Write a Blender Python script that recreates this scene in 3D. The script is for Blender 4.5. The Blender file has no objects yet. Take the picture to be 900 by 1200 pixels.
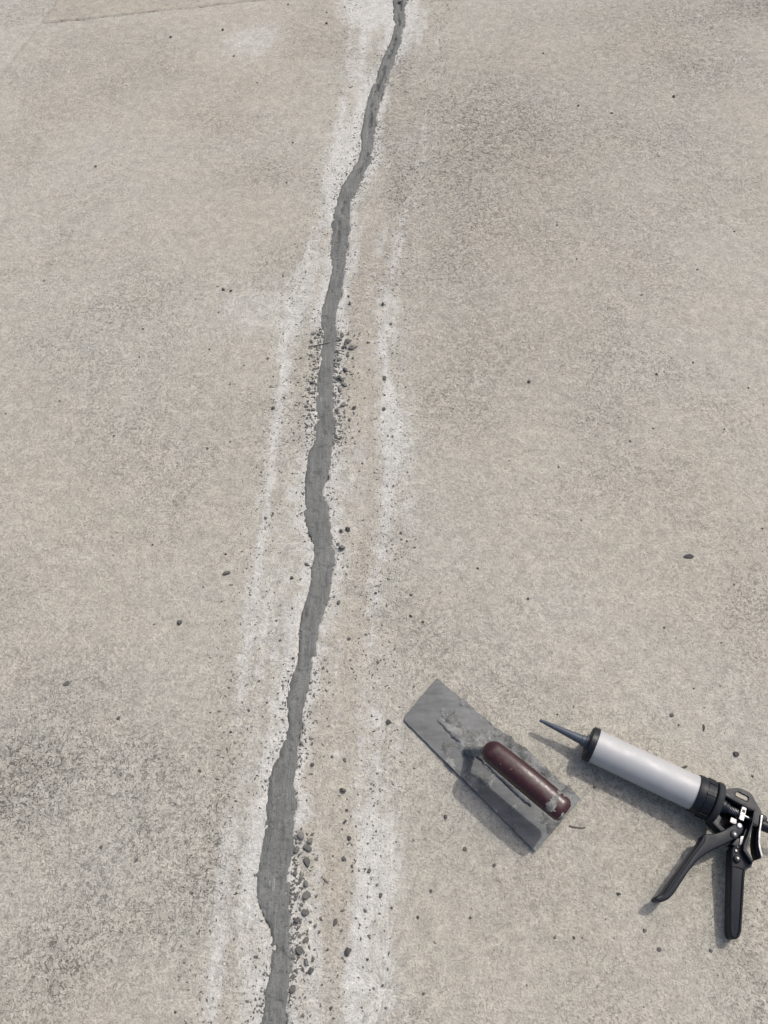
import bpy, bmesh, math, random
import numpy as np
from mathutils import Vector, Matrix

# ------------------------------------------------------------------ camera, sky, sun, exposure
scene = bpy.context.scene
COL = scene.collection
CAM_H, PITCH, FPX = 1.30, math.radians(58.0), 900.0
cam = bpy.data.cameras.new('camera')
cam.sensor_fit = 'VERTICAL'; cam.sensor_height = 24.0; cam.lens = 24.0 * FPX / 1200.0
cam.clip_start = 0.02; cam.clip_end = 2000.0
camo = bpy.data.objects.new('camera', cam); COL.objects.link(camo)
camo.location = (0, 0, CAM_H); camo.rotation_euler = (math.pi / 2 - PITCH, 0, 0)
scene.camera = camo

SUN_EL, SUN_DIR = math.radians(56.5), Vector((0.75, 0.66))      # horizontal direction towards the sun
world = bpy.data.worlds.new('World'); scene.world = world; world.use_nodes = True
wn = world.node_tree.nodes; wl = world.node_tree.links
bg = wn['Background']; bg.inputs['Strength'].default_value = 0.15
sky = wn.new('ShaderNodeTexSky'); sky.sky_type = 'NISHITA'; sky.sun_disc = False
sky.sun_elevation = SUN_EL; sky.sun_rotation = math.atan2(SUN_DIR.x, SUN_DIR.y)
sky.dust_density = 5.0; sky.air_density = 1.0; sky.ozone_density = 1.0
wl.new(sky.outputs[0], bg.inputs['Color'])
sl = bpy.data.lights.new('sun', 'SUN'); sl.energy = 2.2; sl.angle = math.radians(1.2); sl.color = (1.0, 0.965, 0.91)
so = bpy.data.objects.new('sun', sl); COL.objects.link(so)
sd = Vector((SUN_DIR.x * math.cos(SUN_EL), SUN_DIR.y * math.cos(SUN_EL), math.sin(SUN_EL)))
so.rotation_euler = sd.to_track_quat('Z', 'Y').to_euler(); so.location = (1, 1, 4)
vs = scene.view_settings
vs.view_transform = 'Standard'; vs.look = 'None'; vs.exposure = 0.15; vs.gamma = 1.0; vs.use_curve_mapping = False

# ------------------------------------------------------------------ helpers
rnd = random.Random(7); rng = np.random.default_rng(11)
FW = Vector((0, math.cos(PITCH), -math.sin(PITCH))); UP = Vector((0, math.sin(PITCH), math.cos(PITCH)))
def P(px, py, z=0.0):                       # photo pixel -> point on the level plane at height z
    d = FW + Vector((1, 0, 0)) * ((px - 450) / FPX) - UP * ((py - 600) / FPX)
    t = (z - CAM_H) / d.z
    return Vector((0, 0, CAM_H)) + d * t
def mpp(px, py):                            # metres per photo pixel on the ground there
    d = FW - UP * ((py - 600) / FPX)
    return (CAM_H / -d.z) / FPX

TAB = rng.random((256, 256))
def vnoise(x, y):
    xi = np.floor(x).astype(np.int64); yi = np.floor(y).astype(np.int64)
    fx = x - xi; fy = y - yi
    fx = fx * fx * (3 - 2 * fx); fy = fy * fy * (3 - 2 * fy)
    a = TAB[xi % 256, yi % 256]; b = TAB[(xi + 1) % 256, yi % 256]
    c = TAB[xi % 256, (yi + 1) % 256]; d = TAB[(xi + 1) % 256, (yi + 1) % 256]
    return (a * (1 - fx) + b * fx) * (1 - fy) + (c * (1 - fx) + d * fx) * fy
def fbm(x, y, o=4, g=0.5):
    x = np.asarray(x, float); y = np.asarray(y, float)
    s = 0; a = 1.0; n = 0
    for k in range(o):
        s = s + a * vnoise(x * 2 ** k + 17.3 * k, y * 2 ** k + 41.7 * k); n += a; a *= g
    return s / n

def mesh_np(name, V, F, smooth=True):
    me = bpy.data.meshes.new(name)
    V = np.asarray(V, np.float32); F = np.asarray(F, np.int32); k = F.shape[1]
    me.vertices.add(len(V)); me.vertices.foreach_set('co', V.ravel())
    me.loops.add(F.size); me.loops.foreach_set('vertex_index', F.ravel())
    me.polygons.add(len(F))
    me.polygons.foreach_set('loop_start', np.arange(0, F.size, k, dtype=np.int32))
    me.polygons.foreach_set('use_smooth', np.full(len(F), smooth))
    me.update(calc_edges=True)
    return me
def link(name, me, mat, parent=None, loc=None):
    o = bpy.data.objects.new(name, me); COL.objects.link(o)
    if mat and not me.materials: me.materials.append(mat)
    if parent: o.parent = parent
    if loc is not None: o.location = loc
    return o
def tag(o, label=None, cat=None, group=None, kind=None):
    if label: o['label'] = label
    if cat: o['category'] = cat
    if group: o['group'] = group
    if kind: o['kind'] = kind
    return o
def empty(name, loc):
    o = bpy.data.objects.new(name, None); COL.objects.link(o); o.location = loc; o.empty_display_size = 0.03
    return o
def from_bm(name, bm, mat, parent, org, sharp=35):
    bmesh.ops.recalc_face_normals(bm, faces=bm.faces)
    bmesh.ops.translate(bm, verts=bm.verts, vec=-Vector(org))
    me = bpy.data.meshes.new(name); bm.to_mesh(me); bm.free()
    me.polygons.foreach_set('use_smooth', [True] * len(me.polygons))
    me.set_sharp_from_angle(angle=math.radians(sharp))
    return link(name, me, mat, parent)
def grid_faces(nr, nc, closed=False):
    r = np.arange(nr - 1)[:, None]; c = np.arange(nc if closed else nc - 1)[None, :]
    c1 = (c + 1) % nc
    return np.stack([r * nc + c, r * nc + c1, (r + 1) * nc + c1, (r + 1) * nc + c], -1).reshape(-1, 4)

def chaikin(pts, n=2):
    for _ in range(n):
        q = []
        for i in range(len(pts)):
            a, b = pts[i], pts[(i + 1) % len(pts)]
            q += [(a[0] * .75 + b[0] * .25, a[1] * .75 + b[1] * .25), (a[0] * .25 + b[0] * .75, a[1] * .25 + b[1] * .75)]
        pts = q
    return pts
def add_prism(bm, pix, z0, z1, bev=0.0015, seg=3, inset=0.0, depth=0.0, bevel_bottom=True, drop=None):
    vs_ = [bm.verts.new(P(x, y, z1 - (drop(x, y) if drop else 0))) for x, y in pix]
    f = bm.faces.new(vs_); bm.normal_update()
    if f.normal.z < 0: f.normal_flip()
    r = bmesh.ops.extrude_face_region(bm, geom=[f])
    nv = [g for g in r['geom'] if isinstance(g, bmesh.types.BMVert)]
    # the extruded copy keeps the top, the old face goes to the bottom
    for v in nv: v.co.z += z0 - z1
    newf = [g for g in r['geom'] if isinstance(g, bmesh.types.BMFace)][0]
    top = f if f.is_valid else None
    bm.normal_update()
    if bev:
        es = [e for e in (f.edges if top else [])]
        if bevel_bottom: es += list(newf.edges)
        es = [e for e in set(es) if e.is_valid]
        bmesh.ops.bevel(bm, geom=es, offset=bev, segments=seg, affect='EDGES', profile=0.5, clamp_overlap=True)
    if inset:
        bm.normal_update()
        tf = max(bm.faces, key=lambda q: (round(q.calc_center_median().z, 5), q.calc_area()))
        bmesh.ops.inset_region(bm, faces=[tf], thickness=inset, depth=-depth)
def frame_of(d):
    d = d.normalized(); a = Vector((0, 0, 1)) if abs(d.z) < .9 else Vector((1, 0, 0))
    u = d.cross(a).normalized(); v = u.cross(d).normalized()
    return d, u, v
def add_lathe(bm, A, d, prof, n=48, cap=True):
    d, u, v = frame_of(d); rings = []
    for t, r in prof:
        rings.append([bm.verts.new(A + d * t + (u * math.cos(2 * math.pi * k / n) + v * math.sin(2 * math.pi * k / n)) * r) for k in range(n)])
    for a, b in zip(rings, rings[1:]):
        for k in range(n): bm.faces.new((a[k], a[(k + 1) % n], b[(k + 1) % n], b[k]))
    if cap: bm.faces.new(rings[0][::-1]); bm.faces.new(rings[-1])
def add_tube(bm, pts, r, n=12, rs=None):
    rings = []
    ref = None
    for i, p in enumerate(pts):
        d = (pts[min(i + 1, len(pts) - 1)] - pts[max(i - 1, 0)]).normalized()
        if ref is None: _, u, v = frame_of(d)
        else:
            u = (ref - d * ref.dot(d)).normalized(); v = u.cross(d).normalized()
        ref = u; rr = rs[i] if rs else r
        rings.append([bm.verts.new(p + (u * math.cos(2 * math.pi * k / n) + v * math.sin(2 * math.pi * k / n)) * rr) for k in range(n)])
    for a, b in zip(rings, rings[1:]):
        for k in range(n): bm.faces.new((a[k], a[(k + 1) % n], b[(k + 1) % n], b[k]))
    bm.faces.new(rings[0][::-1]); bm.faces.new(rings[-1])
def add_box(bm, c, ax, half, bev=0.0006):
    b2 = bmesh.new(); bmesh.ops.create_cube(b2, size=2.0)
    for v in b2.verts:
        v.co = c + ax[0] * (v.co.x * half[0]) + ax[1] * (v.co.y * half[1]) + ax[2] * (v.co.z * half[2])
    bmesh.ops.bevel(b2, geom=list(b2.edges), offset=bev, segments=2, affect='EDGES')
    me = bpy.data.meshes.new('tmp'); b2.to_mesh(me); b2.free(); bm.from_mesh(me); bpy.data.meshes.remove(me)

# ------------------------------------------------------------------ materials
class NT:
    def __init__(s, name):
        s.m = bpy.data.materials.new(name); s.m.use_nodes = True
        s.t = s.m.node_tree; s.b = s.t.nodes['Principled BSDF']
        s.co = s.t.nodes.new('ShaderNodeTexCoord').outputs['Object']
    def set(s, inp, v):
        if hasattr(v, 'default_value') and hasattr(v, 'is_output'): s.t.links.new(v, inp)
        else: inp.default_value = v
    def p(s, name, v):
        s.set(s.b.inputs[name], (*v, 1) if isinstance(v, tuple) and len(v) == 3 else v)
    def noise(s, scale, detail=3, rough=.5, vec=None, dist=0, col=False):
        n = s.t.nodes.new('ShaderNodeTexNoise'); n.inputs['Scale'].default_value = scale
        n.inputs['Detail'].default_value = detail; n.inputs['Roughness'].default_value = rough; n.inputs['Distortion'].default_value = dist
        s.t.links.new(vec or s.co, n.inputs['Vector']); return n.outputs[1 if col else 0]
    def voro(s, scale, vec=None, feat='F1'):
        n = s.t.nodes.new('ShaderNodeTexVoronoi'); n.feature = feat; n.inputs['Scale'].default_value = scale
        s.t.links.new(vec or s.co, n.inputs['Vector']); return n.outputs
    def map(s, scale, rot=(0, 0, 0)):
        n = s.t.nodes.new('ShaderNodeMapping'); n.inputs['Scale'].default_value = scale; n.inputs['Rotation'].default_value = rot
        s.t.links.new(s.co, n.inputs['Vector']); return n.outputs[0]
    def ramp(s, f, a, b, lo=0., hi=1.):          # smooth remap of f from [a,b] to [lo,hi]
        n = s.t.nodes.new('ShaderNodeMapRange'); n.interpolation_type = 'SMOOTHSTEP'
        s.set(n.inputs[0], f); n.inputs[1].default_value = a; n.inputs[2].default_value = b
        n.inputs[3].default_value = lo; n.inputs[4].default_value = hi; return n.outputs[0]
    def math(s, op, a, b=0., clamp=False):
        n = s.t.nodes.new('ShaderNodeMath'); n.operation = op; n.use_clamp = clamp
        s.set(n.inputs[0], a); s.set(n.inputs[1], b); return n.outputs[0]
    def mix(s, f, a, b, mode='MIX'):
        n = s.t.nodes.new('ShaderNodeMix'); n.data_type = 'RGBA'; n.blend_type = mode
        s.set(n.inputs[0], f)
        for k, v in ((6, a), (7, b)): s.set(n.inputs[k], (*v, 1) if isinstance(v, tuple) else v)
        return n.outputs[2]
    def attr(s, name):
        n = s.t.nodes.new('ShaderNodeAttribute'); n.attribute_name = name; return n.outputs
    def sep(s, c):
        n = s.t.nodes.new('ShaderNodeSeparateColor'); s.t.links.new(c, n.inputs[0]); return n.outputs
    def bump(s, h, dist, strength=1.):
        n = s.t.nodes.new('ShaderNodeBump'); n.inputs['Distance'].default_value = dist; n.inputs['Strength'].default_value = strength
        s.set(n.inputs['Height'], h); s.t.links.new(n.outputs[0], s.b.inputs['Normal'])

def mat_concrete():
    m = NT('exposed_concrete')
    A = m.attr('stain'); rgb = m.sep(A['Color']); dust, dirt, tan = rgb[0], rgb[1], rgb[2]; slab = A['Alpha']
    big = m.noise(1.9, 5, .6); mid = m.noise(9, 5, .65); sml = m.noise(40, 3, .65)
    c = m.mix(m.ramp(big, .37, .63), (.347, .328, .277), (.354, .340, .296))
    c = m.mix(m.ramp(mid, .40, .68, 0, .55), c, (.386, .360, .306))
    c = m.mix(m.math('MULTIPLY', tan, m.ramp(m.noise(22, 4, .65), .35, .65, .2, .85)), c, (.350, .300, .240))
    c = m.mix(m.math('MULTIPLY', slab, .7), c, (.385, .370, .328))
    # dust: broken up by patches and grain
    dn = m.math('ADD', m.math('MULTIPLY', m.math('SUBTRACT', m.noise(34, 5, .7), .5), 1.5), m.math('MULTIPLY', m.math('SUBTRACT', m.noise(170, 3, .6), .5), .9))
    db = m.math('MULTIPLY', m.ramp(m.math('ADD', dust, m.math('MULTIPLY', dn, m.ramp(dust, 0, .35))), .05, 1.0), 1.0, True)
    c = m.mix(db, c, (.456, .446, .414))
    # cement skin / grain
    g1 = m.noise(330, 3, .65); g2 = m.noise(150, 3, .6)
    gf = m.math('ADD', m.ramp(g1, .28, .74, .86, 1.13), m.ramp(g2, .3, .7, -.10, .10))
    gf = m.math('MULTIPLY', gf, m.ramp(sml, .3, .7, .90, 1.08))
    c = m.mix(1.0, c, gf, 'MULTIPLY')
    # pale and dark aggregate grains
    v = m.voro(260); vr = m.sep(v['Color'])
    grain = m.math('MULTIPLY', m.ramp(v['Distance'], .25, .42, 1, 0), m.ramp(vr[0], .80, .82))
    c = m.mix(m.math('MULTIPLY', grain, .32), c, (.52, .50, .45))
    zone = m.ramp(m.noise(2.6, 5, .62), .44, .66)
    rough_zone = m.math('ADD', m.math('MULTIPLY', zone, .35), m.math('MULTIPLY', dirt, 1.2))
    cover = m.math('SUBTRACT', 1.0, m.math('MULTIPLY', db, .55))
    v2 = m.voro(270); v2r = m.sep(v2['Color'])
    thr = m.math('SUBTRACT', .925, m.math('MULTIPLY', rough_zone, .20))
    spk = m.math('MULTIPLY', m.ramp(v2['Distance'], .18, .40, 1, 0), m.math('GREATER_THAN', v2r[1], thr))
    spk = m.math('MULTIPLY', spk, m.ramp(v2r[2], 0, 1, .25, .85))
    c = m.mix(spk, c, (.110, .102, .090))
    # short worm-like pores between the grains: fine everywhere, coarser where the surface is roughened
    def worms(sc, seed, w, lo, hi):
        n1 = m.noise(sc, 2, .5, m.map((1, 1, 1), (0, 0, seed)), .8)
        wv = m.ramp(m.math('ABSOLUTE', m.math('SUBTRACT', n1, .5)), w * .2, w, 1, 0)
        return m.math('MULTIPLY', wv, m.ramp(m.noise(sc * 1.1, 2, .5, m.map((1, 1, 1), (0, 0, seed + 1.1))), lo, hi))
    w1 = m.math('MULTIPLY', worms(215, .3, .040, .48, .57), m.math('ADD', m.math('ADD', .31, m.math('MULTIPLY', zone, .20)), m.math('MULTIPLY', rough_zone, .30)))
    w2 = m.math('MULTIPLY', worms(125, 2.2, .034, .47, .56), m.math('ADD', m.math('ADD', .20, m.math('MULTIPLY', zone, .24)), m.math('MULTIPLY', rough_zone, .85)))
    w3 = m.math('MULTIPLY', worms(58, 4.1, .030, .48, .56), m.math('MULTIPLY', rough_zone, 1.05))
    wf = m.math('MULTIPLY', m.math('MAXIMUM', m.math('MAXIMUM', w1, w2), w3), cover, True)
    c = m.mix(wf, c, (.110, .102, .090))
    # settled dirt
    df = m.math('MULTIPLY', dirt, m.ramp(m.noise(60, 6, .8), .43, .57, .0, 1.0), True)
    df = m.math('MULTIPLY', df, .42)
    c = m.mix(df, c, (.140, .130, .108))
    m.p('Base Color', c); m.p('Roughness', .93); m.p('Specular IOR Level', .25)
    h = m.math('ADD', m.math('MULTIPLY', g1, .8), m.math('MULTIPLY', g2, .8))
    h = m.math('SUBTRACT', h, m.math('MULTIPLY', wf, .7)); h = m.math('ADD', h, m.math('MULTIPLY', grain, .3))
    m.bump(h, .0022, .85)
    return m.m
def mat_filler():
    m = NT('wet_grey_filler')
    st = m.noise(60, 4, .6, m.map((2.2, .35, 1)))
    c = m.mix(m.ramp(m.noise(14, 4, .6), .3, .7), (.092, .094, .087), (.136, .138, .129))
    c = m.mix(m.ramp(st, .40, .66, 0, .55), c, (.160, .165, .156))
    g = m.noise(420, 3, .6)
    c = m.mix(1.0, c, m.ramp(g, .3, .7, .86, 1.12), 'MULTIPLY')
    v = m.voro(170); vr = m.sep(v['Color'])
    sp = m.math('MULTIPLY', m.ramp(v['Distance'], .2, .45, 1, 0), m.ramp(vr[0], .86, .88))
    c = m.mix(m.math('MULTIPLY', sp, .7), c, (.055, .057, .055))
    wn_ = m.noise(130, 2, .5, None, .8)
    wm = m.math('MULTIPLY', m.ramp(m.math('ABSOLUTE', m.math('SUBTRACT', wn_, .5)), .006, .03, 1, 0), m.ramp(m.noise(70, 2, .5), .50, .58, 0, .75))
    c = m.mix(wm, c, (.05, .053, .05))
    lt = m.math('MULTIPLY', m.ramp(m.noise(55, 3, .6, m.map((3.5, .45, 1))), .64, .70), m.ramp(m.noise(25, 2, .5), .5, .6, 0, .6))
    c = m.mix(lt, c, (.28, .29, .28))
    m.p('Base Color', c); m.p('Roughness', .72); m.p('Specular IOR Level', .35)
    m.bump(m.math('ADD', m.math('MULTIPLY', st, .8), m.math('MULTIPLY', g, .35)), .0032, 1.0)
    return m.m
def mat_stone(name, a, b):
    m = NT(name)
    oi = m.t.nodes.new('ShaderNodeObjectInfo').outputs['Random']
    c = m.mix(oi, a, b); n = m.noise(380, 4, .65)
    c = m.mix(1.0, c, m.ramp(n, .3, .7, .72, 1.3), 'MULTIPLY')
    m.p('Base Color', c); m.p('Roughness', .88); m.p('Specular IOR Level', .3); m.bump(n, .0012, .7)
    return m.m
def mat_black(name='black_paint', base=(.006, .0082, .0125), rough=.34):
    m = NT(name)
    n = m.noise(35, 5, .65); f = m.noise(900, 2, .5)
    c = m.mix(m.ramp(n, .5, .8, 0, .4), base, tuple(x * 1.8 + .004 for x in base))
    m.p('Base Color', c); m.p('Specular IOR Level', .30); m.p('Roughness', m.ramp(n, .3, .75, rough + .05, rough + .25))
    m.bump(f, .0003, .35); return m.m
def mat_alu():
    m = NT('satin_aluminium')
    n = m.noise(60, 4, .6, m.map((1, 1, 1)))
    m.p('Base Color', m.mix(m.ramp(n, .35, .7, 0, .35), (.375, .378, .378), (.318, .321, .322)))
    m.p('Metallic', .15); m.p('Specular IOR Level', .3); m.p('Roughness', m.ramp(n, .3, .7, .52, .60)); m.bump(m.noise(500, 2, .5), .0002, .2); return m.m
def mat_chrome():
    m = NT('bright_plated_steel'); m.p('Base Color', m.mix(m.ramp(m.noise(90, 3, .6), .35, .65), (.16, .16, .165), (.30, .30, .30))); m.p('Metallic', 1.0)
    m.p('Roughness', m.ramp(m.noise(200, 3, .5), .3, .7, .40, .52)); return m.m
def mat_steel():
    m = NT('worn_trowel_steel')
    n = m.noise(22, 5, .65); n2 = m.noise(120, 4, .6); st = m.noise(70, 4, .6, m.map((.4, 1.6, 1), (0, 0, -.78)))
    c = m.mix(m.ramp(n, .35, .68), (.082, .086, .088), (.114, .118, .119))
    c = m.mix(m.ramp(n2, .5, .75, 0, .3), c, (.055, .057, .058))
    c = m.mix(1.0, c, m.ramp(st, .3, .7, .82, 1.16), 'MULTIPLY')
    m.p('Base Color', c); m.p('Specular IOR Level', .4); m.p('Metallic', .3); m.p('Roughness', m.ramp(n, .3, .7, .42, .62))
    m.bump(m.math('ADD', n2, st), .0006, .5); return m.m
def mat_mortar():
    m = NT('dried_mortar')
    n = m.noise(40, 5, .7); g = m.noise(300, 3, .6)
    c = m.mix(m.ramp(n, .38, .66), (.092, .094, .089), (.225, .227, .216))
    c = m.mix(1.0, c, m.ramp(g, .3, .7, .8, 1.18), 'MULTIPLY')
    m.p('Base Color', c); m.p('Roughness', .85); m.bump(m.math('ADD', n, g), .0018, .7); return m.m
def mat_handle():
    m = NT('maroon_plastic')
    n = m.noise(55, 5, .68); s = m.noise(160, 4, .7)
    c = m.mix(m.ramp(m.noise(18, 3, .5), .35, .7), (.027, .008, .010), (.038, .013, .014))
    c = m.mix(m.ramp(n, .60, .72, 0, .35), c, (.16, .13, .12))
    c = m.mix(m.ramp(s, .66, .72, 0, .7), c, (.30, .27, .25))
    m.p('Base Color', c); m.p('Specular IOR Level', .35); m.p('Roughness', m.ramp(n, .4, .7, .26, .5)); m.bump(m.math('ADD', n, s), .0005, .35); return m.m
def mat_wood():
    m = NT('weathered_twig'); m.p('Base Color', m.mix(m.noise(300, 3), (.09, .08, .068), (.17, .15, .13))); m.p('Roughness', .9); return m.m
def mat_plain(name, col, rough, metallic=0.):
    m = NT(name); n = m.noise(120, 4, .6)
    m.p('Base Color', m.mix(m.ramp(n, .3, .7), col, tuple(x * 1.25 for x in col))); m.p('Roughness', rough); m.p('Metallic', metallic); return m.m

M = dict(concrete=mat_concrete(), filler=mat_filler(), crumb=mat_stone('grey_crumb', (.095, .095, .088), (.185, .180, .165)),
         pebble=mat_stone('dark_pebble', (.070, .068, .064), (.125, .12, .11)),
         grit=mat_stone('dark_grit', (.125, .119, .107), (.125, .119, .107)), pale=mat_stone('pale_grit', (.44, .42, .385), (.44, .42, .385)),
         black=mat_black(), rubber=mat_black('black_rubber', (.018, .020, .023), .55), alu=mat_alu(), chrome=mat_chrome(),
         steel=mat_steel(), mortar=mat_mortar(), handle=mat_handle(), wood=mat_wood(),
         nozzle=mat_plain('dark_blue_grey_plastic', (.050, .060, .078), .30), rod=mat_plain('oiled_steel', (.30, .30, .31), .25, 1.0))

# ------------------------------------------------------------------ the crack filler's outline (photo pixels: y, left edge, right edge)
EDGE = [(-150, 478, 488), (-60, 469, 482), (0, 460.5, 475.5), (28, 462.5, 474.4), (51, 456.2, 469.9), (71, 446.3, 462.5), (94, 439.2, 454.8), (113, 431.3, 447.2),
 (136, 425.9, 442), (159, 422.2, 439.8), (173, 422.8, 437.8), (187, 418.8, 436.4), (204, 408, 426.5), (221, 399, 419.4), (238, 393.9, 412.3), (252, 390.5, 410),
 (264, 387.1, 410.9), (289, 386.8, 408), (312, 389.5, 406), (340, 383.5, 401), (360, 377, 396.3), (377, 375.8, 393.8), (390, 378.8, 395.5), (410, 375.8, 393),
 (435, 373.3, 389.5), (460, 370, 390), (475, 369.5, 390.5), (490, 371.3, 392), (500, 367, 391.3), (513, 370.5, 390.5), (522, 366, 390), (529, 362, 390), (545, 358.8, 388),
 (565, 357.5, 382), (580, 357, 380.5), (600, 355.5, 386.3), (620, 360.3, 387.5), (637, 367.8, 389.5), (655, 367, 393), (675, 363.8, 390), (695, 359.5, 387),
 (715, 353.8, 381.3), (735, 351.8, 375), (755, 350, 371.3), (775, 348.3, 368), (790, 342.5, 365.5), (807, 337, 361.3), (820, 335.8, 359.5), (837, 336.8, 354.5),
 (850, 337, 354), (870, 331.3, 351.3), (885, 326.3, 348), (900, 318.5, 347.7), (910, 316.3, 345), (930, 312.5, 346), (950, 309.5, 345.5), (975, 308.8, 344.5),
 (992, 306.3, 346), (997, 306, 350), (1005, 303.8, 342.5), (1025, 300.5, 341), (1045, 300.5, 340.8), (1057, 303, 340), (1075, 311.3, 340.8), (1090, 316.3, 340),
 (1105, 318.8, 339.5), (1120, 317.5, 341), (1132, 316, 344.5), (1145, 314.5, 339.5), (1165, 311.3, 337), (1185, 308, 335.5), (1200, 306.3, 335.5), (1290, 295, 327), (1400, 291, 322)]
eL = np.array([P(l, y)[:2] for y, l, r in EDGE])[::-1]; eR = np.array([P(r, y)[:2] for y, l, r in EDGE])[::-1]
def xl(y): return np.interp(y, eL[:, 1], eL[:, 0])
def xr(y): return np.interp(y, eR[:, 1], eR[:, 0])
def path(pts):
    a = np.array([P(x, y)[:2] for x, y in pts])[::-1]
    return lambda y: np.interp(y, a[:, 1], a[:, 0])
LRIDGE = path([(440, -300), (418, -60), (411, 30), (405, 100), (392, 190), (377, 240), (358, 300), (344, 345), (331, 400), (324, 480), (311, 570), (296, 680), (281, 790), (275, 880), (262, 960), (250, 1060), (243, 1200), (235, 1400)])
RRIDGE = path([(560, -300), (527, -40), (519, 30), (506, 110), (493, 190), (480, 225), (463, 300), (452, 400), (455, 470), (459, 540), (451, 600), (440, 680), (440, 760), (446, 860), (441, 950), (426, 1050), (416, 1130), (408, 1200), (400, 1400)])

# ------------------------------------------------------------------ ground: one sheet, dense where the photograph looks, out to the horizon
def axis(a, b, step, far):
    core = np.arange(a, b + step / 2, step); out = []; s = step; x = b
    while x < far: s *= 1.35; x += s; out.append(x)
    lo = []; s = step; x = a
    while x > -far: s *= 1.35; x -= s; lo.append(x)
    return np.concatenate([lo[::-1], core, out])
gx = axis(-1.75, 1.75, .005, 400); gy = axis(-.35, 3.35, .005, 400)
X, Y = np.meshgrid(gx, gy); x = X.ravel(); y = Y.ravel()
yc = np.clip(y, -.6, 4.2)
near = np.exp(-((np.maximum(np.abs(x) - 2.2, 0)) / .8) ** 2 - (np.maximum(y - 3.6, 0) / .8) ** 2 - (np.maximum(-.6 - y, 0) / .5) ** 2)
wob = (fbm(x * 9 + 40, y * 9, 3) - .5) * .05
warp = (fbm(x * 28, y * 28 + 9, 3) - .5) * .022
dl = xl(yc) - (x + warp); dr = (x + warp) - xr(yc)                 # >0 outside the filler
def ga(d, s): return np.exp(-(d / s) ** 2)
pl, pr = LRIDGE(yc), RRIDGE(yc)
n1 = fbm(x * 14, y * 3.0 + 3, 4); n2 = fbm(x * 6 + 80, y * 6, 4); n3 = fbm(x * 60, y * 60, 3)
inside_l = ((x > pl) & (dl > 0)); inside_r = ((x < pr) & (dr > 0))
rowpx = np.interp(yc, [P(450, q).y for q in range(1400, -200, -50)], list(range(1400, -200, -50)))   # photo row of each y
kR = np.interp(rowpx, [0, 60, 200, 280, 400, 600, 700, 900, 1200], [.3, .35, .45, .75, 1, .85, .7, .95, .9]); kL = np.interp(rowpx, [0, 60, 200, 320, 600, 850, 1000, 1200], [.75, .7, .8, .6, .85, .9, .5, .65])
stl = fbm((x - pl) * 110, y * 5, 4, .6); str_ = fbm((x - pr) * 110 + 50, y * 5, 4, .6); sdn = fbm((x - pl) * 40 + 9, y * 2.5, 4, .6)
kL = kL * np.clip(.35 + 1.5 * fbm(x * 3, y * 3.2 + 11, 3, .6) - .35, .15, 1.15); kR = kR * np.clip(.35 + 1.5 * fbm(x * 3 + 31, y * 3.2, 3, .6) - .3, .15, 1.15)
dust = kL * (.75 * ga(x - pl + warp, .012) * (.2 + 1.5 * stl) + .36 * ga(x - pl + .008 + warp, .036) * (n2 + stl - .25))
dust += kR * (.85 * ga(x - pr + warp, .012) * (.2 + 1.4 * str_) + .55 * ga(x - pr - .022 + warp, .040) * (n2 + str_ - .2))
dust += .95 * np.where(dl > -.01, ga(np.maximum(dl, 0), .020), 0) * (.3 + 1.1 * n2) + .95 * np.where(dr > -.01, ga(np.maximum(dr, 0), .022), 0) * (.3 + 1.1 * n2)
dust += np.where(inside_l, np.clip(1.5 * sdn - .50, 0, .6), 0) + np.where(inside_r, np.clip(1.3 * sdn - .45, 0, .5), 0)
def blob(px, py, rx, ry, s):
    c = P(px, py); k = mpp(px, py); d = FW - UP * ((py - 600) / FPX)
    sy = k * math.sqrt(1 + ((py - 600) / FPX) ** 2) / (-d.z / d.length)
    return s * np.exp(-((x - c.x + wob) / (rx * k)) ** 2 - ((y - c.y + wob) / (ry * sy)) ** 2)
for b in [(440, 5, 38, 16, 1.1), (425, 130, 16, 90, .6), (396, 215, 22, 40, .9), (300, 45, 50, 18, .45), (280, 360, 70, 40, .42), (440, 1180, 40, 60, .35), (470, 900, 40, 90, .3), (320, 700, 28, 60, .35), (100, 655, 60, 20, .2), (258, 1100, 14, 120, .25), (455, 1000, 30, 80, .35)]: dust += blob(*b)
dirt = 0
for b in [(25, 905, 60, 40, 1.15), (85, 810, 70, 45, .40), (160, 890, 60, 35, .30), (120, 965, 90, 30, .24), (70, 1075, 70, 60, .32), (90, 1125, 9, 8, 1.1), (40, 1160, 60, 50, .35), (210, 1070, 60, 40, .16),
          (250, 960, 14, 60, .5), (250, 1020, 20, 30, .3), (540, 190, 55, 65, .50), (590, 110, 80, 50, .36), (530, 310, 45, 45, .42), (640, 160, 120, 60, .22), (640, 240, 150, 80, .22), (760, 120, 140, 60, .22), (740, 20, 130, 18, .40), (895, 8, 60, 14, .9), (820, 70, 90, 22, .40), (560, 430, 60, 70, .28), (700, 485, 40, 25, .32), (600, 400, 90, 60, .16),
          (475, 90, 14, 45, .55), (466, 215, 14, 50, .6), (455, 140, 9, 30, .5), (300, 205, 60, 20, .22), (190, 90, 60, 16, .2), (60, 470, 60, 40, .12), (330, 735, 18, 30, .35), (345, 470, 16, 80, .22), (350, 345, 12, 60, .35), (430, 300, 30, 45, .25), (400, 420, 18, 90, .18),
          (170, 985, 22, 12, .4), (465, 600, 30, 90, .2), (555, 760, 70, 60, .16), (640, 1030, 60, 50, .15), (850, 730, 60, 60, .12)]: dirt = dirt + blob(*b)
tanm = 0
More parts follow.
